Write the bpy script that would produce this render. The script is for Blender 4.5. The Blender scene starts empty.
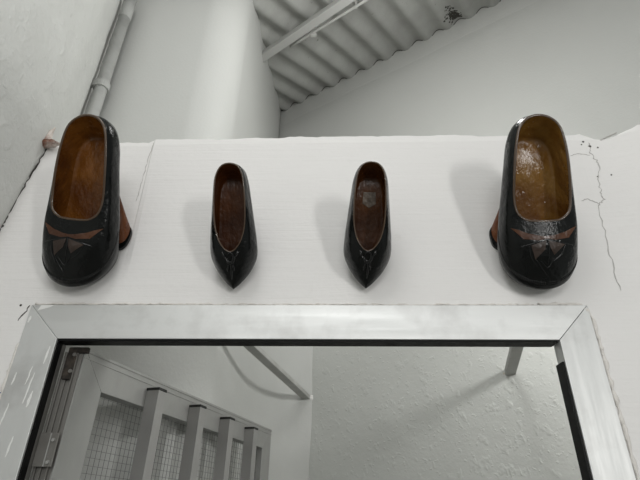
import bpy, bmesh, math, random
from mathutils import Vector, Matrix, noise
from mathutils.bvhtree import BVHTree
random.seed(4)
S = bpy.context.scene
C = S.collection
EYE = 1.75                      # eye height above the floor; all coordinates below are relative to the eye, z gets +EYE
R = math.radians

# ------------------------------------------------------------------ helpers
def V(x, y, z): return Vector((x, y, z))
class MB:
    def __init__(s): s.v = []; s.f = []; s.m = []
    def add(s, vs, fs, m=0):
        b = len(s.v); s.v += [tuple(v) for v in vs]
        for f in fs: s.f.append([b+i for i in f]); s.m.append(m)
    def box(s, lo, hi, m=0):
        x0, y0, z0 = lo; x1, y1, z1 = hi
        s.add([(x0,y0,z0),(x1,y0,z0),(x1,y1,z0),(x0,y1,z0),(x0,y0,z1),(x1,y0,z1),(x1,y1,z1),(x0,y1,z1)],
              [(0,3,2,1),(4,5,6,7),(0,1,5,4),(1,2,6,5),(2,3,7,6),(3,0,4,7)], m)
    def obox(s, o, ax, ay, az, m=0):
        """box from origin o with three edge vectors"""
        o = Vector(o); P = [o, o+ax, o+ax+ay, o+ay]; P += [q+az for q in P]
        fs = [(0,3,2,1),(4,5,6,7),(0,1,5,4),(1,2,6,5),(2,3,7,6),(3,0,4,7)]
        if ax.cross(ay).dot(az) < 0: fs = [f[::-1] for f in fs]
        s.add(P, fs, m)
    def bar(s, a, b, w, h, up=(0,0,1), m=0):
        a = Vector(a); b = Vector(b); d = (b-a); t = d.normalized(); sx = t.cross(Vector(up)).normalized(); sz = sx.cross(t)
        s.obox(a - sx*w/2 - sz*h/2, sx*w, d, sz*h, m)
    def tube(s, pts, r, n=16, caps=True, m=0):
        pts = [Vector(q) for q in pts]; rings = []
        rr = r if isinstance(r, (list, tuple)) else [r]*len(pts)
        up = None
        for i, q in enumerate(pts):
            t = (pts[min(i+1, len(pts)-1)] - pts[max(i-1, 0)]).normalized()
            if up is None: up = t.orthogonal().normalized()
            up = (up - t*up.dot(t)).normalized(); w = t.cross(up)
            rings.append([q + (up*math.cos(2*math.pi*k/n) + w*math.sin(2*math.pi*k/n))*rr[i] for k in range(n)])
        b = len(s.v)
        for ring in rings: s.v += [tuple(q) for q in ring]
        for i in range(len(rings)-1):
            for k in range(n):
                a0 = b+i*n+k; a1 = b+i*n+(k+1) % n
                s.f.append([a0, a1, a1+n, a0+n]); s.m.append(m)
        if caps:
            s.f.append([b+k for k in range(n)][::-1]); s.m.append(m)
            s.f.append([b+(len(rings)-1)*n+k for k in range(n)]); s.m.append(m)
    def grid(s, fn, nu, nv, m=0, closed=False):
        b = len(s.v); mu = nu if closed else nu+1
        for j in range(nv+1):
            for i in range(mu): s.v.append(tuple(fn(i/nu, j/nv)))
        for j in range(nv):
            for i in range(nu):
                a0 = b+j*mu+i; a1 = b+j*mu+(i+1) % mu
                s.f.append([a0, a1, a1+mu, a0+mu]); s.m.append(m)
    def build(s, name, mat, parent=None, smooth=False, world=True, bevel=0, fixn=False, merge=0):
        """world=True: vertices are eye-relative scene coordinates; they are moved into the parent's frame"""
        off = Vector((0, 0, EYE)) if world else Vector((0, 0, 0))
        inv = Matrix.Identity(4)
        if parent is not None and world: inv = root_matrix(parent).inverted()
        me = bpy.data.meshes.new(name)
        me.from_pydata([tuple(inv @ (Vector(q)+off)) for q in s.v], [], s.f)
        for mt in (mat if isinstance(mat, (list, tuple)) else [mat]): me.materials.append(mt)
        for i, pf in enumerate(me.polygons):
            pf.material_index = s.m[i]; pf.use_smooth = smooth
        if fixn or merge:
            bm = bmesh.new(); bm.from_mesh(me)
            if merge: bmesh.ops.remove_doubles(bm, verts=bm.verts, dist=merge)
            if fixn: bmesh.ops.recalc_face_normals(bm, faces=bm.faces)
            bm.to_mesh(me); bm.free()
        me.update()
        o = bpy.data.objects.new(name, me); C.objects.link(o)
        if parent is not None: o.parent = parent
        if bevel:
            b = o.modifiers.new('bevel', 'BEVEL'); b.width = bevel; b.segments = 2; b.limit_method = 'ANGLE'; b.angle_limit = R(40)
        return o
def root_matrix(o):
    M = o.matrix_basis.copy()
    while o.parent is not None:
        o = o.parent; M = o.matrix_basis @ M
    return M
def tag(o, label=None, cat=None, group=None, kind=None):
    if label: o['label'] = label
    if cat: o['category'] = cat
    if group: o['group'] = group
    if kind: o['kind'] = kind
    return o
def empty(name, loc):
    o = bpy.data.objects.new(name, None); C.objects.link(o); o.empty_display_size = .05
    o.location = Vector(loc) + Vector((0, 0, EYE)); return o
def crom(P, t):
    """Catmull-Rom through points P (tuples), t in 0..1"""
    n = len(P)-1; x = min(max(t, 0), 1)*n; i = min(int(x), n-1); u = x-i
    p1, p2 = Vector(P[i]), Vector(P[i+1])
    p0 = Vector(P[i-1]) if i > 0 else p1*2-p2
    p3 = Vector(P[i+2]) if i < n-1 else p2*2-p1
    return .5*((2*p1)+(p2-p0)*u+(2*p0-5*p1+4*p2-p3)*u*u+(3*p1-p0-3*p2+p3)*u**3)
def cromm(P, t, me):
    """row of a left-right symmetric ring: tangent continuous over the heel, and over the toe when me"""
    n = len(P)-1; x = min(max(t, 0), 1)*n; i = min(int(x), n-1); u = x-i
    mir = lambda q: Vector((-q[0], q[1], q[2]))
    p1, p2 = Vector(P[i]), Vector(P[i+1]); p0 = Vector(P[i-1]) if i > 0 else mir(P[1])
    p3 = Vector(P[i+2]) if i < n-1 else (mir(P[n-1]) if me else p2*2-p1)
    return .5*((2*p1)+(p2-p0)*u+(2*p0-5*p1+4*p2-p3)*u*u+(3*p1-p0-3*p2+p3)*u**3)
def sm(a, b, x):
    t = min(max((x-a)/(b-a), 0), 1); return t*t*(3-2*t)
def nz(x, y, z, s=1.0): return noise.noise(Vector((x*s, y*s, z*s)))

# ------------------------------------------------------------------ materials
def newmat(name, col, rough=.6, metal=0., spec=.5, coat=0.):
    m = bpy.data.materials.new(name); m.use_nodes = True
    b = m.node_tree.nodes['Principled BSDF']
    b.inputs['Base Color'].default_value = (*col, 1); b.inputs['Roughness'].default_value = rough
    b.inputs['Metallic'].default_value = metal; b.inputs['Specular IOR Level'].default_value = spec
    b.inputs['Coat Weight'].default_value = coat; b.inputs['Coat Roughness'].default_value = .06
    return m
class NT:
    def __init__(s, m, objspace=True):
        s.nt = m.node_tree; s.n = s.nt.nodes; s.l = s.nt.links; s.b = s.n['Principled BSDF']
        s.tc = s.n.new('ShaderNodeTexCoord'); s.co = s.tc.outputs['Object']
    def map(s, scale=(1,1,1), rot=(0,0,0), loc=(0,0,0)):
        q = s.n.new('ShaderNodeMapping'); q.inputs['Scale'].default_value = scale; q.inputs['Rotation'].default_value = rot
        q.inputs['Location'].default_value = loc
        s.l.new(s.co, q.inputs['Vector']); return q.outputs[0]
    def noise(s, scale, detail=4, vec=None, rough=.55, dist=0):
        q = s.n.new('ShaderNodeTexNoise'); q.inputs['Scale'].default_value = scale; q.inputs['Detail'].default_value = detail
        q.inputs['Roughness'].default_value = rough; q.inputs['Distortion'].default_value = dist
        s.l.new(vec if vec is not None else s.co, q.inputs['Vector']); return q.outputs['Fac']
    def ramp(s, fac, stops):
        q = s.n.new('ShaderNodeValToRGB'); e = q.color_ramp.elements
        while len(e) < len(stops): e.new(.5)
        for i, (p, c) in enumerate(stops):
            e[i].position = p; e[i].color = (*c, 1) if isinstance(c, tuple) else (c, c, c, 1)
        s.l.new(fac, q.inputs['Fac']); return q.outputs['Color']
    def mix(s, fac, a, b):
        q = s.n.new('ShaderNodeMix'); q.data_type = 'RGBA'
        s.l.new(fac, q.inputs['Factor'])
        for inp, val in ((q.inputs['A'], a), (q.inputs['B'], b)):
            if isinstance(val, tuple): inp.default_value = (*val, 1)
            else: s.l.new(val, inp)
        return q.outputs['Result']
    def math(s, op, a, b):
        q = s.n.new('ShaderNodeMath'); q.operation = op
        for i, val in enumerate((a, b)):
            if isinstance(val, (int, float)): q.inputs[i].default_value = val
            else: s.l.new(val, q.inputs[i])
        return q.outputs[0]
    def bump(s, h, dist, strength=1.0):
        q = s.n.new('ShaderNodeBump'); q.inputs['Distance'].default_value = dist; q.inputs['Strength'].default_value = strength
        s.l.new(h, q.inputs['Height'])
        if s.b.inputs['Normal'].is_linked: s.l.new(s.b.inputs['Normal'].links[0].from_socket, q.inputs['Normal'])
        s.l.new(q.outputs[0], s.b.inputs['Normal'])
    def color(s, c): s.l.new(c, s.b.inputs['Base Color'])
    def rough(s, c): s.l.new(c, s.b.inputs['Roughness'])
    def axis(s, ax):
        q = s.n.new('ShaderNodeSeparateXYZ'); s.l.new(s.co, q.inputs[0]); return q.outputs[ax]

def plaster(name, col, lump=.004, fine=.0012, lscale=9, streak=False, blobs=0., dirt=(.50,.45,.40), dirtamt=.62, rough=.55, dmax=.4):
    m = newmat(name, col, rough, 0, .3); t = NT(m)
    big = t.noise(1.7, 3); c = t.mix(t.ramp(big, [(.3, 0.), (.75, 1.)]), col, tuple(q*.95 for q in col))
    d = t.noise(14, 6, rough=.7); c = t.mix(t.ramp(d, [(dirtamt, 0.), (dirtamt+.16, dmax)]), c, dirt)
    t.color(c)
    t.bump(t.noise(lscale, 5, rough=.5), lump)
    t.bump(t.noise(110, 3), fine)
    if streak: t.bump(t.noise(22, 5, t.map((.22, 1, 4.5)), rough=.65, dist=.4), .0010)
    if blobs:
        h = t.ramp(t.noise(34, 2, t.map((1, 1, .75)), rough=.5, dist=.25), [(.58, 0.), (.72, 1.)]); t.bump(h, blobs)
        h = t.ramp(t.noise(60, 2, rough=.5), [(.62, 0.), (.70, 1.)]); t.bump(h, blobs*.5)
    return m
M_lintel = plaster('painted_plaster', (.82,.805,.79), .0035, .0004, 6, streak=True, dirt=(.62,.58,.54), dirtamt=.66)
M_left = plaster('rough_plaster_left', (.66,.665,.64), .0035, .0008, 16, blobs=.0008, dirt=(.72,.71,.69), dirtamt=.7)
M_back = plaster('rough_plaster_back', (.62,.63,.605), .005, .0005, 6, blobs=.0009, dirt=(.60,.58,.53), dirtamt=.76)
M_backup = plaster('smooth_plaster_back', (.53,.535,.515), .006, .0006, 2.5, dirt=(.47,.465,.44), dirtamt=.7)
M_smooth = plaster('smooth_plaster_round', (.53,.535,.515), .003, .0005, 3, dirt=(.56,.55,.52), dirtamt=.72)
M_edge = plaster('crumbling_plaster', (.76,.73,.69), .003, .002, 60, blobs=.001, dirt=(.45,.36,.28), dirtamt=.58)
M_rubble = plaster('rusty_plaster', (.66,.60,.55), .004, .003, 50, dirt=(.16,.05,.02), dirtamt=.47, dmax=.95)
M_floor = plaster('concrete_floor', (.38,.37,.35), .003, .001, 8)
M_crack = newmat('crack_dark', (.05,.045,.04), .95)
M_hair = newmat('crack_fine', (.46,.445,.43), .95)
M_stain = newmat('damp_stain', (.60,.575,.49), .8)
# fibre cement
M_roof = newmat('fibre_cement', (.42,.42,.40), .8, 0, .2); t = NT(M_roof)
c = t.mix(t.ramp(t.noise(5, 5), [(.35, 0.), (.7, 1.)]), (.39,.395,.375), (.30,.30,.285))
c = t.mix(t.ramp(t.noise(30, 6, rough=.75), [(.64, 0.), (.70, .8)]), c, (.12,.12,.10))
t.color(c); t.bump(t.noise(60, 4), .001)
M_moss = newmat('dry_moss', (.05,.048,.04), .95); t = NT(M_moss); t.bump(t.noise(120, 4), .004)
M_pvc = newmat('grey_pvc', (.40,.405,.39), .42, 0, .5); t = NT(M_pvc); t.color(t.mix(t.ramp(t.noise(20, 5), [(.45, 0.), (.8, 1.)]), (.42,.425,.41), (.33,.33,.32)))
M_steel = newmat('painted_steel', (.42,.42,.40), .5, 0, .4); t = NT(M_steel); t.color(t.mix(t.ramp(t.noise(14, 5), [(.4, 0.), (.8, 1.)]), (.44,.44,.42), (.33,.33,.31)))
M_purlin = newmat('painted_purlin', (.40,.40,.385), .7, 0, .2)
# aluminium
def alu(name, col, rough, metal=1., axis=(1,1,1), scr=.5, dirty=(.35,.34,.33)):
    m = newmat(name, col, rough, metal, .5); t = NT(m)
    g = t.noise(30, 6, t.map(axis), rough=.7)
    t.color(t.mix(t.ramp(t.noise(9, 5, rough=.65), [(.5, 0.), (.8, .55)]), col, dirty))
    t.rough(t.ramp(g, [(.3, rough-.10), (.7, rough+.14)]))
    t.bump(g, .0006, scr); return m
M_alu_h = alu('brushed_aluminium_head', (.66,.665,.655), .46, .7, (.06, 1, 1))
M_alu_v = alu('brushed_aluminium_jamb', (.66,.665,.655), .52, .65, (1, 1, .06))
M_gate = alu('dull_aluminium', (.36,.36,.347), .5, .45, (1, 1, .2), dirty=(.30,.29,.28))
M_gatebar = alu('dull_aluminium_bar', (.36,.355,.345), .5, .45, (1, 1, .1), dirty=(.30,.29,.28))
M_post = alu('hinge_post_metal', (.19,.183,.17), .45, .5, (1, 1, .05), dirty=(.10,.09,.08))
M_wire = newmat('galvanised_wire', (.17,.17,.165), .5, .6)
M_gasket = newmat('black_gasket', (.004,.004,.004), .45, 0, .12)
M_capblack = newmat('black_cap', (.012,.012,.011), .5)
M_bracket = newmat('dark_bracket', (.06,.05,.042), .7, 0, .2); t = NT(M_bracket); t.color(t.mix(t.ramp(t.noise(60, 4), [(.4, 0.), (.7, 1.)]), (.025,.022,.019), (.075,.06,.048)))  # near-black brown paints in the shade of the gap by the upper hinge
M_plastersplash = newmat('plaster_smear', (.82,.82,.80), .7)
# shoes
M_black = newmat('black_varnish', (.0035,.004,.0037), .20, 0, .27, .0); t = NT(M_black)
t.bump(t.noise(60, 4, rough=.6), .0022); t.rough(t.ramp(t.noise(25, 4), [(.3, .09), (.7, .28)]))
def brown(name, a, b, c3, rough=.24, s=1.):
    m = newmat(name, a, rough, 0, .3, .08); t = NT(m)
    c = t.mix(t.ramp(t.noise(30*s, 6, t.map((1, .45, 1)), rough=.65), [(.32, 0.), (.68, 1.)]), a, b)
    c = t.mix(t.ramp(t.noise(11*s, 4, dist=.6), [(.46, 0.), (.72, .9)]), c, c3)
    t.color(c); t.bump(t.noise(38, 4, t.map((1, .5, 1)), rough=.55), .0060); t.rough(t.ramp(t.noise(60, 3), [(.3, rough-.06), (.7, rough+.12)]))
    return m
M_lin1 = brown('amber_varnished_wood', (.210,.080,.014), (.120,.040,.007), (.065,.018,.004), .20)
M_lin2 = brown('golden_varnished_wood', (.26,.140,.034), (.17,.075,.015), (.09,.030,.006), .18)
M_lin3 = brown('dark_brown_varnished_wood', (.085,.026,.005), (.055,.015,.003), (.030,.008,.002), .34)
M_lin4 = brown('brown_varnished_wood', (.090,.032,.007), (.060,.018,.004), (.030,.009,.003), .30)
M_rim = newmat('worn_rim', (.060,.032,.014), .35, 0, .5, .5)
M_heel = brown('reddish_varnished_wood', (.16,.055,.020), (.10,.032,.012), (.05,.018,.008), .28)
M_band = brown('carved_brown_band', (.095,.038,.017), (.07,.026,.012), (.05,.02,.01), .30, 1.5)
M_leaf = brown('carved_dull_leaf', (.060,.040,.030), (.042,.027,.020), (.03,.02,.016), .34, 1.5)
M_carve = newmat('carved_black', (.005,.005,.005), .16, 0, .4, .2)
M_gloss = newmat('painted_gloss', (.135,.105,.078), .30, 0, .5, .6); t = NT(M_gloss)  # pale mottle stands in for gloss reflections on the insole
t.color(t.mix(t.ramp(t.noise(70, 4), [(.42, 0.), (.6, 1.)]), (.16,.125,.095), (.065,.04,.022))); t.bump(t.noise(90, 4), .002)

# ------------------------------------------------------------------ geometry constants (metres, eye-relative)
YW = .80                                         # face of the door wall
IX0, IX1, IZ = -.4843, .3757, .2590              # inner edge of the door frame
OX0, OX1, OZ = -.5488, .4374, .3215              # outer edge of the door frame
FLOOR = -EYE
az = R(-57.8); WD = V(math.sin(az), math.cos(az), 0)      # along the back wall, to the far left
NB = V(WD.y, -WD.x, 0)                                     # away from the viewer through the back wall
F1 = V(-.1216, 2.0687, .42); F2 = V(.5790, 1.6275, .4188)  # feet of the two struts on the back wall
CR = [(.30, -.690), (.486, -.667), (.60, -.652), (.686, -.638), (.72, -.636)]
def left_lean(z):
    if z <= .30: return -.690 + .0
    if z >= .72: return -.636
    for (a, xa), (b, xb) in zip(CR, CR[1:]):
        if a <= z <= b: return xa + (xb-xa)*(z-a)/(b-a)

# ------------------------------------------------------------------ floor
mb = MB(); mb.box((-1.6, -2.6, FLOOR-.06), (2.4, 3.2, FLOOR)); tag(mb.build('floor', M_floor), kind='structure')

# ------------------------------------------------------------------ door wall
def top_z(x):
    z = .714 + .0035*nz(x, 0, 3, 14) + .002*nz(x, 5, 3, 60)
    if x < -.405: z -= .006
    if -.10 < x < .30: z += .003
    if x > .52: z += -.022*sm(.52, .555, x)*(1-sm(.56, .64, x)) + .006*nz(x, 2, 2, 40)
    return z
def yface(x, z):
    y = YW
    y -= .030*sm(.50+.05*(.7-z), .66+.05*(.7-z), x)                 # the plaster swells towards the right-hand corner
    y += .0035*(1-sm(-.401, -.396, x + .01*(z-.7)))*sm(.36, .44, z)          # a step where the left end was patched
    return y + .0012*nz(x, 0, z, 9)*sm(.0, .02, z-.34)
xs = []
x = -.76
while x < 1.25: xs.append(x); x += .012
xs += [1.26, OX0+.004, OX1-.004, -.4005, -.3965]; xs = sorted(xs)
zs = [FLOOR, -1.2, -.6, -.2, 0, .1, .2]; z = .25
while z < .70: zs.append(z); z += .014
zs += [OZ-.004]; zs = sorted(zs); NZ = len(zs)
mb = MB(); bm = {}
def vid(i, j, back):
    k = (i, j, back)
    if k not in bm:
        x = xs[i]; z = zs[j] if j < NZ else top_z(x)
        if j == NZ-1: z = min(z, top_z(x)-.004)
        y = yface(x, z) if not back else YW+.10
        if j == NZ and not back: y += .002
        bm[k] = len(mb.v); mb.v.append((x, y, z))
    return bm[k]
def solid(i, j):
    if i < 0 or j < 0 or i >= len(xs)-1 or j >= NZ: return False
    xm = (xs[i]+xs[i+1])/2; zm = (zs[j]+(zs[j+1] if j < NZ-1 else .714))/2
    return not (OX0+.004 < xm < OX1-.004 and zm < OZ-.004)
for i in range(len(xs)-1):
    for j in range(NZ):
        if not solid(i, j): continue
        mb.f.append([vid(i,j,0), vid(i+1,j,0), vid(i+1,j+1,0), vid(i,j+1,0)])
        mb.f.append([vid(i,j,1), vid(i,j+1,1), vid(i+1,j+1,1), vid(i+1,j,1)])
        if not solid(i-1,j): mb.f.append([vid(i,j,0), vid(i,j+1,0), vid(i,j+1,1), vid(i,j,1)])
        if not solid(i+1,j): mb.f.append([vid(i+1,j,0), vid(i+1,j,1), vid(i+1,j+1,1), vid(i+1,j+1,0)])
        if not solid(i,j+1): mb.f.append([vid(i,j+1,0), vid(i+1,j+1,0), vid(i+1,j+1,1), vid(i,j+1,1)])
        if not solid(i,j-1): mb.f.append([vid(i,j,0), vid(i,j,1), vid(i+1,j,1), vid(i+1,j,0)])
mb.m = [0]*len(mb.f)
wall = tag(mb.build('wall_front', M_lintel, smooth=False), kind='structure')
# cracks and crumbly edges belong to the wall
def crack(pts, w, name, mat, seed, y=None, jag=.35, n=9):
    rnd = random.Random(seed); P = []
    for (a, b) in zip(pts, pts[1:]):
        for k in range(n):
            u = k/n; P.append((a[0]+(b[0]-a[0])*u, a[1]+(b[1]-a[1])*u))
    P.append(pts[-1]); b = MB(); vs = []; L = len(P)
    for k, (x, z) in enumerate(P):
        dx = P[min(k+1, L-1)][0]-P[max(k-1, 0)][0]; dz = P[min(k+1, L-1)][1]-P[max(k-1, 0)][1]
        l = math.hypot(dx, dz); nx, nzz = -dz/l, dx/l
        j = (rnd.random()-.5)*w*4*jag; ww = w*(.35+.9*rnd.random())*(1 if 0 < k < L-1 else .2)
        x += nx*j; z += nzz*j; yy = (yface(x, z) if y is None else y)
        for s_ in (-1, 1): vs += [(x+nx*ww*s_/2, yy-.0007, z+nzz*ww*s_/2), (x+nx*ww*s_/2, yy+.002, z+nzz*ww*s_/2)]
    fs = []
    for k in range(L-1):
        a = 4*k; fs += [(a, a+2, a+6, a+4), (a, a+4, a+5, a+1), (a+2, a+3, a+7, a+6)]
    b.add(vs, fs); return b.build(name, mat, wall, fixn=True)
crack([(-.6385,.703),(-.6365,.69),(-.650,.61),(-.6665,.52),(-.668,.48),(-.676,.42)], .0038, 'crack', M_crack, 3)
crack([(.534,.688),(.532,.66),(.540,.63),(.527,.575),(.528,.545),(.514,.53),(.507,.43),(.502,.35)], .0017, 'crack', M_hair, 5, jag=.7)
crack([(.517,.535),(.496,.548),(.485,.542)], .0016, 'crack', M_hair, 6)
crack([(.530,.655),(.505,.662),(.49,.655)], .0014, 'crack', M_hair, 7)
crack([(-.553,.322),(-.566,.292)], .0022, 'crack', M_crack, 8)
crack([(-.399,.705),(-.403,.66),(-.405,.60),(-.407,.55)], .0013, 'crack', M_hair, 12)
crack([(.556,.690),(.575,.697),(.59,.702)], .0022, 'crack', M_hair, 9, jag=.15)
M_ink = newmat('blue_mark', (.08,.12,.20), .8)
for P in ([(-.5560,.176),(-.5530,.170),(-.5565,.166)], [(-.5590,.172),(-.5560,.164)]): crack(P, .0012, 'blue_mark', M_ink, 3)
def ridge(path, r0, name, mat, seed):
    rnd = random.Random(seed); P = []; rr = []
    for (a, b) in zip(path, path[1:]):
        n = max(2, int(math.hypot(b[0]-a[0], b[1]-a[1])/.006))
        for k in range(n):
            u = k/n; P.append((a[0]+(b[0]-a[0])*u + (rnd.random()-.5)*.002, YW-.001, a[1]+(b[1]-a[1])*u+(rnd.random()-.5)*.002)); rr.append(r0*(.35+1.0*rnd.random()))
    b = MB(); b.tube(P, rr, 8); return b.build(name, mat, wall, smooth=True)
ridge([(OX1+.003,-.9),(OX1+.005,-.2),(OX1+.004,.30),(OX1-.01,.3235),(OX1-.09,.3245)], .0036, 'plaster_ridge', M_edge, 2)
ridge([(OX1-.09,.3235),(.1,.3230),(-.2,.3235),(-.4,.3245),(OX0,.3240)], .0022, 'plaster_ridge', M_edge, 4)
ridge([(OX0-.002,.25),(OX0-.004,.1),(OX0-.003,-.2),(OX0-.003,-.9)], .0030, 'plaster_ridge', M_edge, 6)
# a few pits and nibs of broken plaster
b = MB()
for (x, z, r) in ((.525,.692,.0022),(.52,.685,.0015),(.535,.678,.0025),(.548,.672,.0018),(-.571,.322,.0022),(.555,.60,.0016),(.53,.60,.0013)):
    b.tube([(x, yface(x,z)-.0006, z), (x, yface(x,z)+.002, z)], r, 8)
b.build('pit', M_crack, wall)

# ------------------------------------------------------------------ left wall (leans outward below the lintel), runs on behind the door wall
ctl = [(-.70, -2.4), (-.66, -1.2), (-.62, -.2), (-.606, .30), (-.603, .52), (-.612, .68), (-.636, .80), (-.686, .90), (-.738, 1.00), (-.791, 1.10), (-.842, 1.20)]
path = []
for k in range(80):
    q = crom([(a, b_, 0) for a, b_ in ctl], k/79); path.append((q.x, q.y))
cum = [0]
for a, b_ in zip(path, path[1:]): cum.append(cum[-1] + math.hypot(b_[0]-a[0], b_[1]-a[1]))
LZ = [FLOOR + k*.10 for k in range(19)] + [.16 + k*.012 for k in range(130)]
def lw(s, z):
    d = s*cum[-1]
    for k in range(len(path)-1):
        if d <= cum[k+1]+1e-9:
            u = (d-cum[k])/(cum[k+1]-cum[k]); x = path[k][0]+(path[k+1][0]-path[k][0])*u; y = path[k][1]+(path[k+1][1]-path[k][1])*u; break
    w = sm(-.5, .6, y)*(1-sm(.80, .95, y))
    x += (left_lean(z)+.636)*w
    n_ = .0022*nz(x, y, z, 22) + .0035*nz(y, z, x, 7)
    if abs(y-.8) < .03: n_ *= .2
    return (x+n_, y-.2*n_, z)
b = MB(); NS = 260
b.grid(lambda u, v: lw(u, LZ[min(int(round(v*(len(LZ)-1))), len(LZ)-1)]), NS, len(LZ)-1)
k0 = len(b.v)
# thickness: outer skin
b.add([(-1.0,-2.4,FLOOR),(-1.0,1.20,FLOOR),(-1.0,1.20,LZ[-1]),(-1.0,-2.4,LZ[-1])], [(0,1,2,3)])
nvx = NS+1; top = (len(LZ)-1)*nvx
b.f.append([top+i for i in range(nvx)] + [k0+2, k0+3]); b.m.append(0)
b.f.append([i for i in range(nvx)][::-1] + [k0, k0+1]); b.m.append(0)
b.f.append([j*nvx for j in range(len(LZ))] + [k0+3, k0]); b.m.append(0)
b.f.append([j*nvx+NS for j in range(len(LZ))][::-1] + [k0+1, k0+2]); b.m.append(0)
lw_o = tag(b.build('wall_left', M_left, smooth=True), kind='structure')

# ------------------------------------------------------------------ rounded wall between the left wall and the back wall
cx, cy, r = -.64, 1.40, .30
pl = [(-.82, 1.10), (-.76, 1.10)]
for k in range(0, 25):
    a = R(-90 + 90*k/24); pl.append((cx + r*math.cos(a), cy + r*math.sin(a)))
pl += [(-.34, 1.5+.74*k/8) for k in range(9)] + [(-.90, 2.24), (-.90, 1.10)]
b = MB(); zz = [FLOOR, -1, -.4, 0] + [k*.1 for k in range(1, 24)]
CONC = [(-.34,1.5),(-.335,1.62),(-.325,1.74),(-.305,1.84),(-.272,1.93),(-.225,2.00),(-.160,2.045),(-.085,2.06),(-.02,2.14)]
for z in zz:
    k_ = sm(.30, .62, z); r_ = .30-.17*k_; cx_, cy_ = -.34-r_, 1.10+r_; arc = [(cx_+r_*math.cos(R(-90+90*q/24)), cy_+r_*math.sin(R(-90+90*q/24))) for q in range(25)]
    kk = 1-sm(.75, 1.45, z); run = [(a[0]+(c_[0]-a[0])*kk, a[1]+(c_[1]-a[1])*kk) for a, c_ in zip(pl[27:36], CONC)]
    for (x, y) in pl[:2]+arc+run+pl[36:]: b.v.append((x+.003*nz(x, y, z, 2.5), y+.003*nz(y, z, x, 2.5), z))
n = len(pl)
for j in range(len(zz)-1):
    for i in range(n):
        a0 = j*n+i; a1 = j*n+(i+1) % n; b.f.append([a0, a1, a1+n, a0+n]); b.m.append(0)
b.f.append([(len(zz)-1)*n+i for i in range(n)]); b.m.append(0); b.f.append(list(range(n))[::-1]); b.m.append(0)
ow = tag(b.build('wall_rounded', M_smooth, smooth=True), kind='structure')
for pf in ow.data.polygons:
    if len(pf.vertices) > 4: pf.use_smooth = False

# ------------------------------------------------------------------ back wall
def bw(s, z, off=0): return F1 + WD*s + NB*off + V(0, 0, z-F1.z)
b = MB()
b.grid(lambda u, v: bw(.75-2.75*u, FLOOR+(.74-FLOOR)*v, .004*nz(2.75*u, v*2.5, 0, 5)), 110, 90)
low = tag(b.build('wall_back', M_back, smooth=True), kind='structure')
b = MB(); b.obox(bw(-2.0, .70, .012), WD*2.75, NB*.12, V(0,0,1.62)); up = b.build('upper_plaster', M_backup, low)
b = MB(); b.obox(bw(-2.0, FLOOR, .012), WD*2.75, NB*.12, V(0,0,2.45)); b.build('wall_core', M_back, low)
b = MB()                                            # thicker band of render under the roof
b.grid(lambda u, v: bw(.75-2.75*u, 2.075+.012*nz(u*9, 0, 0)+.22*v, .012-.006*sm(0, .25, v)), 100, 6)
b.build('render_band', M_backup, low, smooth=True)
# lower edge of the smooth plaster, cast against the rough part hidden behind the lintel

# ------------------------------------------------------------------ roof of corrugated sheet
e = R(22); RU = NB*math.cos(e) + V(0,0,math.sin(e)); RN = WD.cross(RU).normalized()
if RN.z < 0: RN = -RN
RO = bw(0, 2.187)
root = empty('roof', RO); 
pitch = .1165
SC = -.3088
def rf(s, t, h=0):
    w = math.cos(2*math.pi*(s-SC)/pitch)*.0150
    return RO + WD*s + RU*t + RN*(w+h)
b = MB(); ns = 24*16
b.grid(lambda u, v: rf(-2.0+2.8*u, .06-1.36*v), ns, 1)
b.grid(lambda u, v: rf(.8-2.8*u, .06-1.36*v, .007), ns, 1)
o = b.build('corrugated_sheet', M_roof, root, smooth=True)
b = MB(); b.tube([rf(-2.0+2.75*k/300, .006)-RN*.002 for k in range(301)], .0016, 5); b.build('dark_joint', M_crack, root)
b = MB()
rnd = random.Random(8)
for k in range(170):
    s_ = -.885 + rnd.gauss(0, .013) ; t_ = -.02 - abs(rnd.gauss(0, .05)); s_ -= (t_+.05)*.2; c0 = rf(s_, t_, -.001); rr = .0015+.0045*rnd.random()**2
    b.tube([c0 - RN*.002, c0 + RN*.002], rr, 7)
b.build('dry_moss', M_moss, root)
tag(root, kind='structure')
# purlin under the sheets and a thin conduit
PA = V(-.43, 1.60, 1.872); PD = V(.81, -.59, -.004).normalized()
b = MB(); b.bar(PA, PA+PD*1.5, .038, .030); pr = b.build('purlin', M_purlin, None, bevel=.003)
pr.data.materials[0] = M_purlin; tag(pr, 'square painted purlin under the corrugated roof, thickest bar at upper left', 'roof beam')
rt = empty('steel_conduit', V(-.22, 1.50, 1.868))
b = MB(); q0 = V(-.205, 1.478, 1.868); q1 = V(.60, .945, 1.868)
b.tube([q0 + (q1-q0)*k/12 for k in range(13)], .0062, 10); b.build('tube', M_steel, rt, smooth=True)
b = MB(); b.box((-.108, 1.405, 1.853), (-.082, 1.420, 1.935)); b.build('clip', M_steel, rt, bevel=.002)
b = MB(); b.box((.086, 1.276, 1.86), (.096, 1.288, 1.955)); b.build('hanger', M_steel, rt)
tag(rt, 'thin pale tube running just below the purlin under the roof', 'tube')

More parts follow.
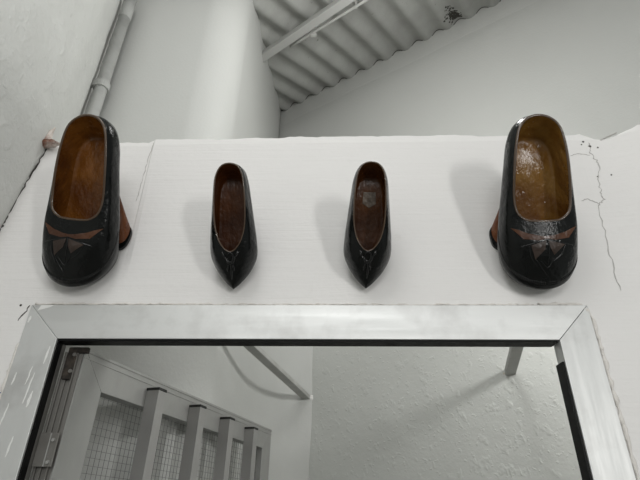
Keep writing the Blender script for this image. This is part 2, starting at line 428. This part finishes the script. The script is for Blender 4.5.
# ------------------------------------------------------------------ conduit pipe on the left wall
px_, py_ = -.735, 1.057
rt = empty('conduit_pipe', V(px_, py_, 0))
b = MB(); b.tube([(px_, py_, .45), (px_, py_, 1.52)], .0185, 24); b.build('pipe', M_pvc, rt, smooth=True)
b = MB(); b.tube([(px_, py_, 1.495), (px_, py_, 1.498), (px_, py_, 1.60)], [.0186, .0208, .0208], 24); b.build('coupling', M_pvc, rt, smooth=True)
b = MB(); b.tube([(px_, py_, 1.150), (px_, py_, 1.176)], .0238, 24)
b.bar((px_-.034, py_-.008, 1.163), (px_-.01, py_-.016, 1.163), .012, .022); b.bar((px_-.026, py_+.018, 1.167), (px_-.02, py_-.012, 1.167), .008, .026); b.build('clamp', M_pvc, rt, bevel=.0015)
tag(rt, 'grey plastic conduit pipe with clamp running up the left wall', 'pipe')

# ------------------------------------------------------------------ struts from the back wall to the lintel
RD = V(.21816, .97498, -.04275)
def strut(F, label, w, h):
    A = F - RD*((F.y-.90)/RD.y); F_ = F + RD*.004
    rt = empty('strut', A); b = MB(); b.bar(A, F_, w, h); b.build('bar', M_steel, rt, bevel=.0015)
    tag(rt, label, 'strut', 'flat metal struts behind the lintel')
    return rt
strut(F1, 'grey metal strut ending in the stained patch above the gate', .034, .016)
strut(F2, 'short visible grey metal strut near the right door corner', .032, .020)
# crumbly patch round each foot
for i, (F, r0) in enumerate(((F1, .030), (F2, .020), (F1, .015))):
    rnd = random.Random(30+i); b = MB(); c0 = bw((F-F1).dot(WD) - (.012, -.020, .014)[i], F.z+(.004, -.002, .0)[i], -.003 if i == 2 else 0); ring = []
    for k in range(18):
        a = 2*math.pi*k/18; rr = r0*(.75+.5*rnd.random()); ring.append(c0 + WD*math.cos(a)*rr + V(0,0,1)*math.sin(a)*rr + NB*.004)
    hh = (.0, .0, .006)[i]; inner = [c0 + (q-c0)*.6 - NB*(.0008+hh*(.5+rnd.random())) for q in ring]
    b.add(ring+inner+[c0-NB*(.0008+hh)], [(k, (k+1) % 18, 18+(k+1) % 18, 18+k) for k in range(18)] + [(18+k, 18+(k+1) % 18, 36) for k in range(18)])
    b.build('strut_patch', (M_stain, M_stain, M_lintel)[i], low, smooth=False, fixn=True)

# ------------------------------------------------------------------ door frame (mitred aluminium)
fr = empty('door_frame', V((OX0+OX1)/2, YW, FLOOR))
Yf, Yb = YW-.004, YW+.024
def prism(name, poly, y0, y1, mat, parent, bevel=.0008):
    b = MB(); n = len(poly)
    b.add([(x, y0, z) for x, z in poly]+[(x, y1, z) for x, z in poly],
          [tuple(range(n)), tuple(range(n, 2*n))[::-1]] + [(k, n+k, n+(k+1) % n, (k+1) % n) for k in range(n)])
    return b.build(name, mat, parent, bevel=bevel, fixn=True)
g = .0006
prism('head', [(OX0+g,OZ),(OX1-g,OZ),(IX1-g,IZ),(IX0+g,IZ)], Yf, Yb, M_alu_h, fr)
jl = prism('jamb', [(OX0,OZ),(IX0,IZ),(IX0,FLOOR),(OX0-.0,FLOOR)], Yf, Yb, M_alu_v, fr)
jr = prism('jamb', [(OX1,OZ),(OX1,FLOOR),(IX1,FLOOR),(IX1,IZ)], Yf, Yb, M_alu_v, fr)
b = MB(); b.box((IX0+.001, Yf+.003, IZ-.0035), (IX1-.003, Yb+.001, IZ-.0002)); tag(b.build('gasket', M_gasket, fr), 'glossy black seal strip')
b = MB(); b.box((IX1-.0035, Yf+.003, FLOOR), (IX1-.0002, Yb+.001, IZ-.036)); b.build('gasket', M_gasket, fr)
b = MB(); b.box((IX0+.0002, Yf+.004, FLOOR), (IX0+.003, Yf+.018, IZ-.004)); b.build('gasket', M_gasket, fr)
b = MB(); b.box((IX0+.0002, Yf+.0185, FLOOR), (IX0+.0034, Yb+.001, IZ-.004)); b.build('inner_lip', M_post, fr)
b = MB(); rnd = random.Random(77)
for (x0, z0, l, w) in ((-.492,.245,.03,.004),(-.505,.20,.05,.0028),(-.499,.17,.026,.004),(-.512,.21,.03,.002),(-.532,.15,.04,.0022),(-.536,.20,.02,.003),(-.508,.10,.03,.003),(-.515,.04,.06,.0026),(-.543,.30,.012,.004)):
    vs = []; k = 8
    for q in range(k+1):
        u = q/k; ww = w*(.25+.75*math.sin(math.pi*min(max(u, .05), .95)))*(.7+.6*rnd.random()); xx = x0 + .001*(rnd.random()-.5) - .10*l*u; z1 = z0 - l*u
        vs += [(xx-ww/2, Yf-.0004, z1), (xx+ww/2, Yf-.0004, z1), (xx-ww/2, Yf+.0005, z1), (xx+ww/2, Yf+.0005, z1)]
    fs = []
    for q in range(k): a = 4*q; fs += [(a, a+1, a+5, a+4), (a, a+4, a+6, a+2), (a+1, a+3, a+7, a+5)]
    b.add(vs, fs)
b.add([(-.535,Yf-.0004,.310),(-.512,Yf-.0004,.317),(-.508,Yf-.0004,.3205),(-.53,Yf-.0004,.3205)], [(0,1,2,3)])
tag(b.build('plaster_smear', M_plastersplash, jl, fixn=True), 'white plaster smears')
tag(fr, 'silver aluminium door frame with mitred corners below the hanging shoes', 'door frame')

# ------------------------------------------------------------------ hinge post behind the left jamb
hp = empty('hinge_post', V(-.470, .84, FLOOR))
b = MB()
for (x0, x1, y0) in ((-.4815,-.4775,.829),(-.4775,-.4745,.832),(-.4745,-.4685,.829),(-.4685,-.4655,.8325),(-.4655,-.4590,.831),(-.4590,-.4570,.827),(-.4570,-.4505,.832)):
    b.box((x0, y0, FLOOR), (x1, .8345, .2450))
b.build('channel_profile', M_post, hp, bevel=.0004)
b = MB(); b.box((-.474, .8245, .196), (-.458, .8285, .252)); b.box((-.474, .826, .243), (-.440, .8345, .253)); b.build('corner_bracket', M_bracket, hp, bevel=.001)
for z in (.239, .210):
    b = MB(); b.tube([(-.4610, .8275, z), (-.4610, .8225, z)], [.0042, .003], 12); b.build('bracket_screw', M_post, hp)
tag(hp, 'grooved grey metal post the gate hangs on, behind the left jamb', 'post')

# ------------------------------------------------------------------ gate, opened inwards
H = V(-.448, .835, .252); G = V(-.210, 1.657, .235); GX = (G-H); GL = GX.length; GX.normalize()
GN = V(GX.y, -GX.x, 0).normalized()            # towards the viewer's side of the gate
GZ = GX.cross(GN).normalized();  GZ = GZ if GZ.z > 0 else -GZ
gt = empty('metal_gate', H - V(0,0,EYE-.10+.252))
GH = 1.86
def gp(s, z, d=0): return H + GX*s + GZ*z + GN*d
def gprism(name, poly, d0, d1, mat, parent=gt, bevel=.0008):
    b = MB(); n = len(poly)
    b.add([gp(s_, z, d0) for s_, z in poly]+[gp(s_, z, d1) for s_, z in poly],
          [tuple(range(n)), tuple(range(n, 2*n))[::-1]] + [(k, n+k, n+(k+1) % n, (k+1) % n) for k in range(n)])
    return b.build(name, mat, parent, bevel=bevel, fixn=True)
W_ = .062; g = .0005
gprism('stile', [(0,0),(W_,-W_),(W_,-GH+W_),(0,-GH)], -.028, 0, M_gate)
gprism('stile', [(GL,0),(GL-W_,-W_),(GL-W_,-GH+W_),(GL,-GH)], -.028, 0, M_gate)
gprism('rail', [(g,0),(GL-g,0),(GL-W_-g,-W_),(W_+g,-W_)], -.028, 0, M_gate)
gprism('rail', [(g,-GH),(GL-g,-GH),(GL-W_-g,-GH+W_),(W_+g,-GH+W_)], -.028, 0, M_gate)
b = MB(); b.obox(gp(.0,-.0135,0), GX*GL, GN*.0012, GZ*-.0022); b.obox(gp(.0,-.005,0), GX*GL, GN*.0014, GZ*.005); tag(b.build('rail_lip', M_gate, gt), 'raised lip along the top rail')
b = MB(); mesh = .0127; s_ = W_+.004
while s_ < GL-W_: b.obox(gp(s_-.0003, -W_+.004, -.016), GX*.0006, GN*.0006, GZ*(-GH+2*W_-.008)); s_ += mesh
z = -W_-.005
while z > -GH+W_: b.obox(gp(W_-.004, z-.0003, -.0154), GX*(GL-2*W_+.008), GN*.0006, GZ*.0006); z -= mesh
b.build('mesh_panel', M_wire, gt)
for sb in (.190, .358, .510, .660):
    o = None; b = MB(); w = .026; d0, d1 = .0005, .030; zt = -.028; t_ = .0016
    # open square tube: four walls
    Lz = -GH+.06
    b.obox(gp(sb, zt, d0), GX*w, GN*t_, GZ*Lz); b.obox(gp(sb, zt, d1-t_), GX*w, GN*t_, GZ*Lz)
    b.obox(gp(sb, zt, d0+t_), GX*t_, GN*(d1-d0-2*t_), GZ*Lz); b.obox(gp(sb+w-t_, zt, d0+t_), GX*t_, GN*(d1-d0-2*t_), GZ*Lz)
    o = b.build('upright_bar', M_gatebar, gt)
    b = MB(); b.obox(gp(sb-.0012, zt-.001, d0-.0003), GX*(w+.0024), GN*(d1-d0+.0016), GZ*.0055); tag(b.build('end_cap', M_capblack, o, bevel=.0008), 'black end cap')
hg = MB(); hg.box((-.4925+.012, .8215, .0590), (-.4495, .8245, .1094)); hl = hg.build('hinge', M_post, gt, bevel=.0006)
b = MB(); b.box((-.4625, .8195, .0592), (-.4605, .8216, .1092)); b.build('hinge_seam', M_gate, hl)
for z in (.0985, .0655):
    b = MB(); b.tube([(-.4565, .8218, z), (-.4565, .8190, z)], [.0034, .0026], 12); b.build('hinge_screw', M_gate, hl)
tag(gt, 'grey aluminium gate with wire mesh and four upright bars, opened inwards', 'gate')

# ------------------------------------------------------------------ rusty lump of plaster and wire at the crack's top
rt = empty('plaster_lump', V(-.636, .80, .69)); rnd = random.Random(12)
def blob(c, rx, ry, rz, seed, n=14):
    b = MB(); sd = seed*3.7
    def f(u, v):
        a = 2*math.pi*u; p = math.pi*(v-.5); d = V(math.cos(p)*math.cos(a), math.cos(p)*math.sin(a), math.sin(p))
        k = 1 + .35*noise.noise(d*1.6+V(sd,0,0)) + .25*noise.noise(d*4+V(0,sd,0))
        return V(c[0]+d.x*rx*k, c[1]+d.y*ry*k, c[2]+d.z*rz*k)
    b.grid(f, 20, n, closed=True); return b
blob((-.632, .788, .693), .030, .012, .0065, 1).build('ledge', M_rubble, rt, merge=1e-5)
b = MB(); b.tube([(-.634,.790,.694),(-.631,.790,.712),(-.628,.790,.728),(-.626,.790,.742)], [.0115,.0085,.005,.0015], 9)
for v_ in range(len(b.v)):
    x, y, z = b.v[v_]; b.v[v_] = (x+.003*nz(x, y, z, 90), y+.002*nz(z, x, y, 90), z+.003*nz(y, z, x, 90))
b.build('spike', M_rubble, rt, merge=1e-5)
tag(rt, 'speckled crumbling plaster lump sticking up at the top of the left crack', 'plaster lump')

# ------------------------------------------------------------------ shoes
# local frame: the shoe stands on the wall plane z = 0, +z out of the wall, y from heel (0) to toe
CLOG = dict(
 rim =[(0,.003,.174),(.0215,.009,.172),(.037,.027,.166),(.0450,.060,.150),(.0490,.098,.129),(.0500,.132,.108),(.0455,.156,.097),(.031,.168,.092),(.014,.1715,.092),(0,.172,.092)],
 upp =[(0,-.004,.161),(.028,.002,.159),(.0445,.027,.152),(.0520,.062,.136),(.0565,.102,.112),(.0600,.142,.091),(.0605,.178,.076),(.049,.204,.073),(.025,.217,.074),(0,.220,.075)],
 bul =[(0,-.008,.135),(.030,-.001,.133),(.0465,.028,.126),(.0535,.068,.106),(.0585,.110,.078),(.0635,.150,.053),(.067,.188,.040),(.061,.227,.036),(.037,.256,.036),(0,.267,.036)],
 sol =[(0,.010,.101),(.023,.015,.100),(.036,.035,.094),(.038,.072,.076),(.040,.110,.048),(.047,.150,.019),(.057,.190,.006),(.052,.226,.008),(.032,.252,.013),(0,.262,.016)],
 ins =[(0,.012,.118),(.021,.018,.117),(.035,.038,.110),(.040,.072,.093),(.042,.110,.068),(.045,.148,.046),(.046,.180,.034),(.036,.205,.028),(.018,.216,.028),(0,.220,.028)])
PUMP = dict(
 rim =[(0,.006,.140),(.0145,.010,.138),(.0235,.025,.133),(.0272,.050,.121),(.0283,.078,.105),(.0268,.104,.090),(.0205,.126,.079),(.0108,.139,.072),(.0030,.144,.070),(0,.1445,.070)],
 upp =[(0,.000,.129),(.0185,.006,.128),(.0280,.025,.122),(.0310,.050,.109),(.0335,.080,.092),(.0352,.110,.074),(.0325,.136,.062),(.0225,.156,.053),(.0085,.165,.048),(0,.167,.047)],
 bul =[(0,-.003,.110),(.0215,.003,.109),(.0300,.024,.103),(.0340,.050,.087),(.0380,.080,.065),(.0418,.110,.045),(.0415,.134,.032),(.0300,.158,.025),(.0130,.178,.021),(0,.189,.019)],
 sol =[(0,.008,.080),(.015,.012,.079),(.022,.028,.073),(.023,.052,.058),(.024,.080,.036),(.028,.110,.014),(.030,.134,.004),(.022,.157,.003),(.009,.175,.005),(0,.183,.007)],
 ins =[(0,.010,.094),(.014,.014,.093),(.0225,.028,.088),(.025,.052,.074),(.0255,.078,.055),(.0255,.104,.040),(.022,.128,.028),(.014,.146,.022),(.005,.155,.020),(0,.157,.020)])
def lateral(T, rows, t, s):
    """point on row-interpolated surface; t in -1..1 (heel at 0, toe at +-1), s through rows"""
    a = abs(t); sg = 1 if t >= 0 else -1
    P = [cromm(T[k], a, T is CLOG) for k in rows]
    q = crom(P, s); return V(q.x*sg, q.y, q.z)
def shell_dir(c): return c
def make_shoe(T, name, label, group, loc, roll, scale, lin, kind, mirror=1):
    rt = bpy.data.objects.new(name, None); C.objects.link(rt); rt.empty_display_size = .05
    # local x -> -X, local y -> -Z, local z -> -Y, then a small turn in the wall plane
    Mx = Matrix(((-1,0,0,0),(0,0,-1,0),(0,-1,0,0),(0,0,0,1)))
    rt.matrix_basis = Matrix.Translation(Vector(loc)+V(0,0,EYE)) @ Matrix.Rotation(roll, 4, 'Y') @ Mx @ Matrix.Diagonal((1, scale, 1, 1))
    NU, NV = 96, 26
    def ang(u):                      # u 0..1 round the shoe -> t -1..1, heel seam at u=0
        return (2*u if u <= .5 else -(2-2*u))
    def outer(u, v):
        return lateral(T, ('rim','upp','bul','sol'), ang(u), v)
    b = MB(); b.grid(outer, NU, NV, closed=True)
    def sole(u, v):
        q = outer(u, 1); return V(q.x*(1-v), q.y, q.z - .002*math.sin(math.pi*min(v*1.5, 1)) )
    b.grid(sole, NU, 4, closed=True)
    up = b.build('upper', M_black, rt, smooth=True, world=False, merge=1e-5, fixn=True)
    bv = BVHTree.FromPolygons([v.co.copy() for v in up.data.vertices], [list(p.vertices) for p in up.data.polygons])
    # lining: from just inside the rim down to the insole
    cy_ = T['rim'][4][1]
    def inset(q, d):
        w = V(-q.x, (cy_-q.y)*.45, 0); w = w.normalized() if w.length > 1e-6 else V(0,-1,0)
        return q + w*d
    th = .0045 if kind == 'clog' else .0026
    def lin_f(u, v):
        t = ang(u); a = abs(t); sg = 1 if t >= 0 else -1
        r_ = cromm(T['rim'], a, T is CLOG); bu = cromm(T['bul'], a, T is CLOG); i_ = cromm(T['ins'], a, T is CLOG)
        p0 = inset(r_, th) - V(0,0,.0005); 
        p1 = inset(bu, th*2.2); p1.z = p1.z*.55+i_.z*.45+.004; 
        p1 = V(min(p1.x, max(r_.x, i_.x)+.010), p1.y*.5+i_.y*.5, p1.z)
        q = crom([p0, (p0*.45+p1*.55)+V(0,0,.002), p1*.45+i_*.55, i_], v) if v < 1 else i_
        return V(q.x*sg, q.y, q.z)
    b = MB(); b.grid(lin_f, NU, 16, closed=True)
    def insf(u, v):
        q = lin_f(u, 1); return V(q.x*(1-v), q.y, q.z - .0015*math.sin(math.pi/2*v))
    b.grid(insf, NU, 6, closed=True)
    ln = b.build('lining', lin, rt, smooth=True, world=False, merge=1e-5, fixn=True)
    lb = BVHTree.FromPolygons([v.co.copy() for v in ln.data.vertices], [list(p.vertices) for p in ln.data.polygons])
    # rim
    b = MB()
    def rimf(u, v):
        o_ = outer(u, 0); i_ = lin_f(u, 0); m_ = (o_+i_)/2; a = math.pi*v
        h = (o_-i_)/2
        return m_ + h*math.cos(a) + V(0,0,1)*math.sin(a)*(.0016 if kind == 'clog' else .0010)
    b.grid(rimf, NU, 6, closed=True); b.build('rim', M_rim, rt, smooth=True, world=False, fixn=True)
    # heel: raked block from the seat of the sole to the wall
    def zsole(y):
        P = T['sol']
        for (p, q) in zip(P, P[1:]):
            if y <= q[1]: return p[2]+(q[2]-p[2])*max(0, (y-p[1])/(q[1]-p[1]))
        return P[-1][2]
    b = MB()
    if kind == 'clog':
        topc, botc, tr, br = V(mirror*.006,.088,.090), V(mirror*.037,.150,.0), (.029,.036), (.026,.027)
    else:
        topc, botc, tr, br = V(0,.038,.075), V(0,.060,0), (.013,.024), (.010,.012)
    def hf(u, v):
        a = 2*math.pi*u; c0 = topc.lerp(botc, v); k = v - .35*math.sin(math.pi*v)*.5
        rx = tr[0]+(br[0]-tr[0])*min(1, v+.35*math.sin(math.pi*v)*.6); ry = tr[1]+(br[1]-tr[1])*min(1, v+.5*math.sin(math.pi*v)*.6)
        cs, sn = math.cos(a), math.sin(a); sq = lambda t_: math.copysign(abs(t_)**.7, t_)
        X, Yy = c0.x+sq(cs)*rx, c0.y+sq(sn)*ry
        ztop = zsole(topc.y+sq(sn)*tr[1]) + .003
        return V(X, Yy, ztop*(1-v))
    b.grid(hf, 40, 16, closed=True)
    k0 = len(b.v)-40; b.f.append([k0+i for i in range(40)]); b.m.append(0)
    he = b.build('heel', M_heel if kind == 'clog' else M_black, rt, smooth=True, world=False, fixn=True)
    if kind == 'clog':
        b = MB(); b.grid(lambda u, v: (lambda q: V((q.x-botc.x)*1.04+botc.x, (q.y-botc.y)*1.04+botc.y, .0005+.006*v))(hf(u, 1)), 40, 1, closed=True)
        b.f.append([40+i for i in range(40)]); b.m.append(0)
        tag(b.build('heel_tip', M_black, he, smooth=False, world=False, fixn=True), 'black heel tip')
    # things carved on the vamp: polygons dropped on the surface from above
    def drop(x, y, lift, tree=bv):
        h = tree.ray_cast(V(x, y, .4), V(0,0,-1))
        if h[0] is None: return None
        nn = h[1] if h[1].z > 0 else -h[1]
        return h[0] + nn*lift
    def patch(polys, name_, mat, lift=.0007, label_=None, tree=bv, div=8, par=rt, raise_=0):
        b = MB()
        for P in polys:
            c_ = (sum(p[0] for p in P)/len(P), sum(p[1] for p in P)/len(P))
            for k in range(len(P)):
                A, B = P[k], P[(k+1) % len(P)]; idx = {}
                ok = True; vs = []
                for i in range(div+1):
                    for j in range(div+1-i):
                        u, w = i/div, j/div; x = c_[0]+(A[0]-c_[0])*u+(B[0]-c_[0])*w; y = c_[1]+(A[1]-c_[1])*u+(B[1]-c_[1])*w
                        q = drop(x, y, lift + raise_*(1-u-w), tree)
                        if q is None: ok = False; break
                        idx[(i, j)] = len(vs); vs.append(q)
                    if not ok: break
                if not ok: continue
                fs = []
                for i in range(div):
                    for j in range(div-i):
                        fs.append((idx[(i,j)], idx[(i+1,j)], idx[(i,j+1)]))
                        if i+j < div-1: fs.append((idx[(i+1,j)], idx[(i+1,j+1)], idx[(i,j+1)]))
                b.add(vs, fs)
        if not b.v: return
        o_ = b.build(name_, mat, par, smooth=False, world=False, merge=1e-6, fixn=False)
        if label_: o_['label'] = label_
        return o_
    def line(P, w, name_, mat, r0=.0008, n=14, tree=bv, par=rt):
        pts = []
        for k in range(n+1):
            q = crom([(p[0], p[1], 0) for p in P], k/n); d_ = drop(q.x, q.y, r0*.3, tree)
            if d_ is not None: pts.append(d_)
        b = MB()
        if len(pts) > 2: b.tube(pts, [r0*(.4+.6*math.sin(math.pi*k/(len(pts)-1))) for k in range(len(pts))], 6)
        return b
    if kind == 'clog':
        band = [[(-.056,.176),(-.034,.188),(-.012,.1945),(0,.1960),(0,.2000),(-.014,.2020),(-.038,.1975)], [(0,.1960),(.012,.1945),(.034,.188),(.056,.176),(.038,.1975),(.014,.2020),(0,.2000)]]
        patch(band, 'carved_band', M_band, .0006, 'brown carved band', raise_=.0004)
        patch([[(-.002,.2030),(-.030,.2085),(-.010,.2250),(-.004,.2150)], [(.002,.2030),(.027,.2090),(.021,.2300),(.005,.2170)]], 'carved_leaf', M_leaf, .0007, 'dull brown carved leaves', raise_=.0012)
        b = MB()
        for P in (((0,.201),(-.002,.214),(0,.240)), ((-.006,.204),(-.028,.207),(-.045,.208)), ((.006,.204),(.028,.207),(.045,.209)), ((-.010,.228),(0,.242),(.012,.233)), ((.020,.230),(.010,.243),(.002,.252)), ((-.032,.207),(-.022,.224),(-.008,.234)), ((.030,.208),(.027,.226),(.018,.240))):
            q = line(P, 0, '', None, .0011); b.add(q.v, q.f)
        b.build('carved_ribs', M_carve, rt, smooth=True, world=False)
        # notched welt round the toe
        b = MB()
        for k in range(46):
            t_ = .60 + .40*k/45
            for sg in (-1, 1):
                c0 = lateral(T, ('rim','upp','bul','sol'), sg*t_, .60); c1 = lateral(T, ('rim','upp','bul','sol'), sg*t_, .635)
                b.tube([c0, (c0+c1)/2 + V(0,0,.0006), c1], .0009, 6)
        tag(b.build('notched_welt', M_carve, rt, smooth=True, world=False), 'row of small notches round the toe')
    else:
        b = MB()
        ringp = [(.0055*math.cos(2*math.pi*k/10), .1510+.0060*math.sin(2*math.pi*k/10)) for k in range(11)]
        q = line(ringp, 0, '', None, .0024, 24); b.add(q.v, q.f)
        for P in (((-.009,.150),(-.004,.157),(0,.160)), ((.009,.150),(.004,.157),(0,.160)), ((0,.158),(-.001,.166),(0,.178)), ((-.004,.160),(-.005,.168)), ((.004,.160),(.006,.168)), ((-.014,.142),(-.009,.150)), ((.014,.142),(.009,.152))):
            if len(P) == 2: P = (P[0], ((P[0][0]+P[1][0])/2, (P[0][1]+P[1][1])/2), P[1])
            q = line(P, 0, '', None, .0026); b.add(q.v, q.f)
        b.build('carved_rosette', M_carve, rt, smooth=True, world=False)
    tag(rt, label, 'shoe', group)
    return rt, patch, lb
g1 = 'shoes hanging in a row on the lintel'
tx = -.4660
sh1, _, _ = make_shoe(CLOG, 'wooden_clog', 'large black clog at the far left, amber inside, heel showing on its right', g1, (-.440, YW, .622), R(8), 1.035, M_lin1, 'clog', -1)
sh2, _, _ = make_shoe(PUMP, 'pointed_shoe', 'narrow pointed black shoe with plain dark brown inside, beside the amber clog', g1, (-.186, YW, .539), R(-1), 1.015, M_lin3, 'pump')
sh3, pt, lb = make_shoe(PUMP, 'pointed_shoe', 'narrow pointed black shoe with a painted gloss patch on its heel insole', g1, (.0635, YW, .539), R(3), 1.01, M_lin4, 'pump')
pt([[(-.011,.032),(.011,.032),(.012,.050),(0,.056),(-.012,.050)]], 'gloss_patch', M_gloss, .0006, 'pale patch painted in for gloss', tree=lb)
sh4, _, _ = make_shoe(CLOG, 'wooden_clog', 'large black clog at the far right, golden inside, heel showing on its left', g1, (.3505, YW, .609), R(-2), 1.0, M_lin2, 'clog', 1)

# ------------------------------------------------------------------ camera
yaw, pit, rol = R(-2.13), R(29.663), R(.834)
f = V(math.sin(yaw)*math.cos(pit), math.cos(yaw)*math.cos(pit), math.sin(pit)); r = V(math.cos(yaw), -math.sin(yaw), 0); u = r.cross(f)
r2 = r*math.cos(rol)+u*math.sin(rol); u2 = -r*math.sin(rol)+u*math.cos(rol)
cam = bpy.data.cameras.new('camera'); co = bpy.data.objects.new('camera', cam); C.objects.link(co)
co.matrix_world = Matrix(((r2.x,u2.x,-f.x,0),(r2.y,u2.y,-f.y,0),(r2.z,u2.z,-f.z,EYE),(0,0,0,1)))
cam.sensor_width = 36; cam.lens = 481/640*36; cam.clip_start = .02
S.camera = co

# ------------------------------------------------------------------ lights
def area(name, loc, target, size, power, col=(1,1,1), sy=None):
    l = bpy.data.lights.new(name, 'AREA'); l.energy = power; l.size = size; l.color = col
    if sy: l.shape = 'RECTANGLE'; l.size_y = sy
    o = bpy.data.objects.new(name, l); C.objects.link(o); o.location = Vector(loc)+V(0,0,EYE)
    d = Vector(target)-Vector(loc); o.rotation_euler = d.to_track_quat('-Z', 'Y').to_euler(); return o
area('lamp_right_front', (1.25, -1.30, .32), (-.1,.8,.45), .14, 11, (1,.99,.97), .5)
area('fill_wide_front', (.1, -2.0, .95), (0,1,.9), 1.1, 14, (1,1,.99), .7)  # added fill, not a lamp of the room; evens out upper walls and roof
area('lamp_ceiling_front', (-.30, -.35, 1.60), (0,.8,.4), .40, 6, (1,1,.99), .9)
area('lamp_inner_room', (1.02, .95, .66), (-.35,1.5,.2), .14, 6.8, (1,1,.98), .14)
def point(name, loc, power, rad):
    l = bpy.data.lights.new(name, 'POINT'); l.energy = power; l.shadow_soft_size = rad; l.color = (1,1,.98)
    o = bpy.data.objects.new(name, l); C.objects.link(o); o.location = Vector(loc)+V(0,0,EYE); return o
point('fill_inner_room', (.24, .87, 1.47), 9.5, .10)  # unseen fill light added to brighten the upper back wall and roof
w = bpy.data.worlds.new('world'); S.world = w; w.use_nodes = True
w.node_tree.nodes['Background'].inputs[0].default_value = (.96,1,.97,1); w.node_tree.nodes['Background'].inputs[1].default_value = .32
S.view_settings.view_transform = 'Standard'; S.view_settings.look = 'None'; S.view_settings.exposure = 0; S.view_settings.gamma = 1
S.view_settings.use_curve_mapping = False
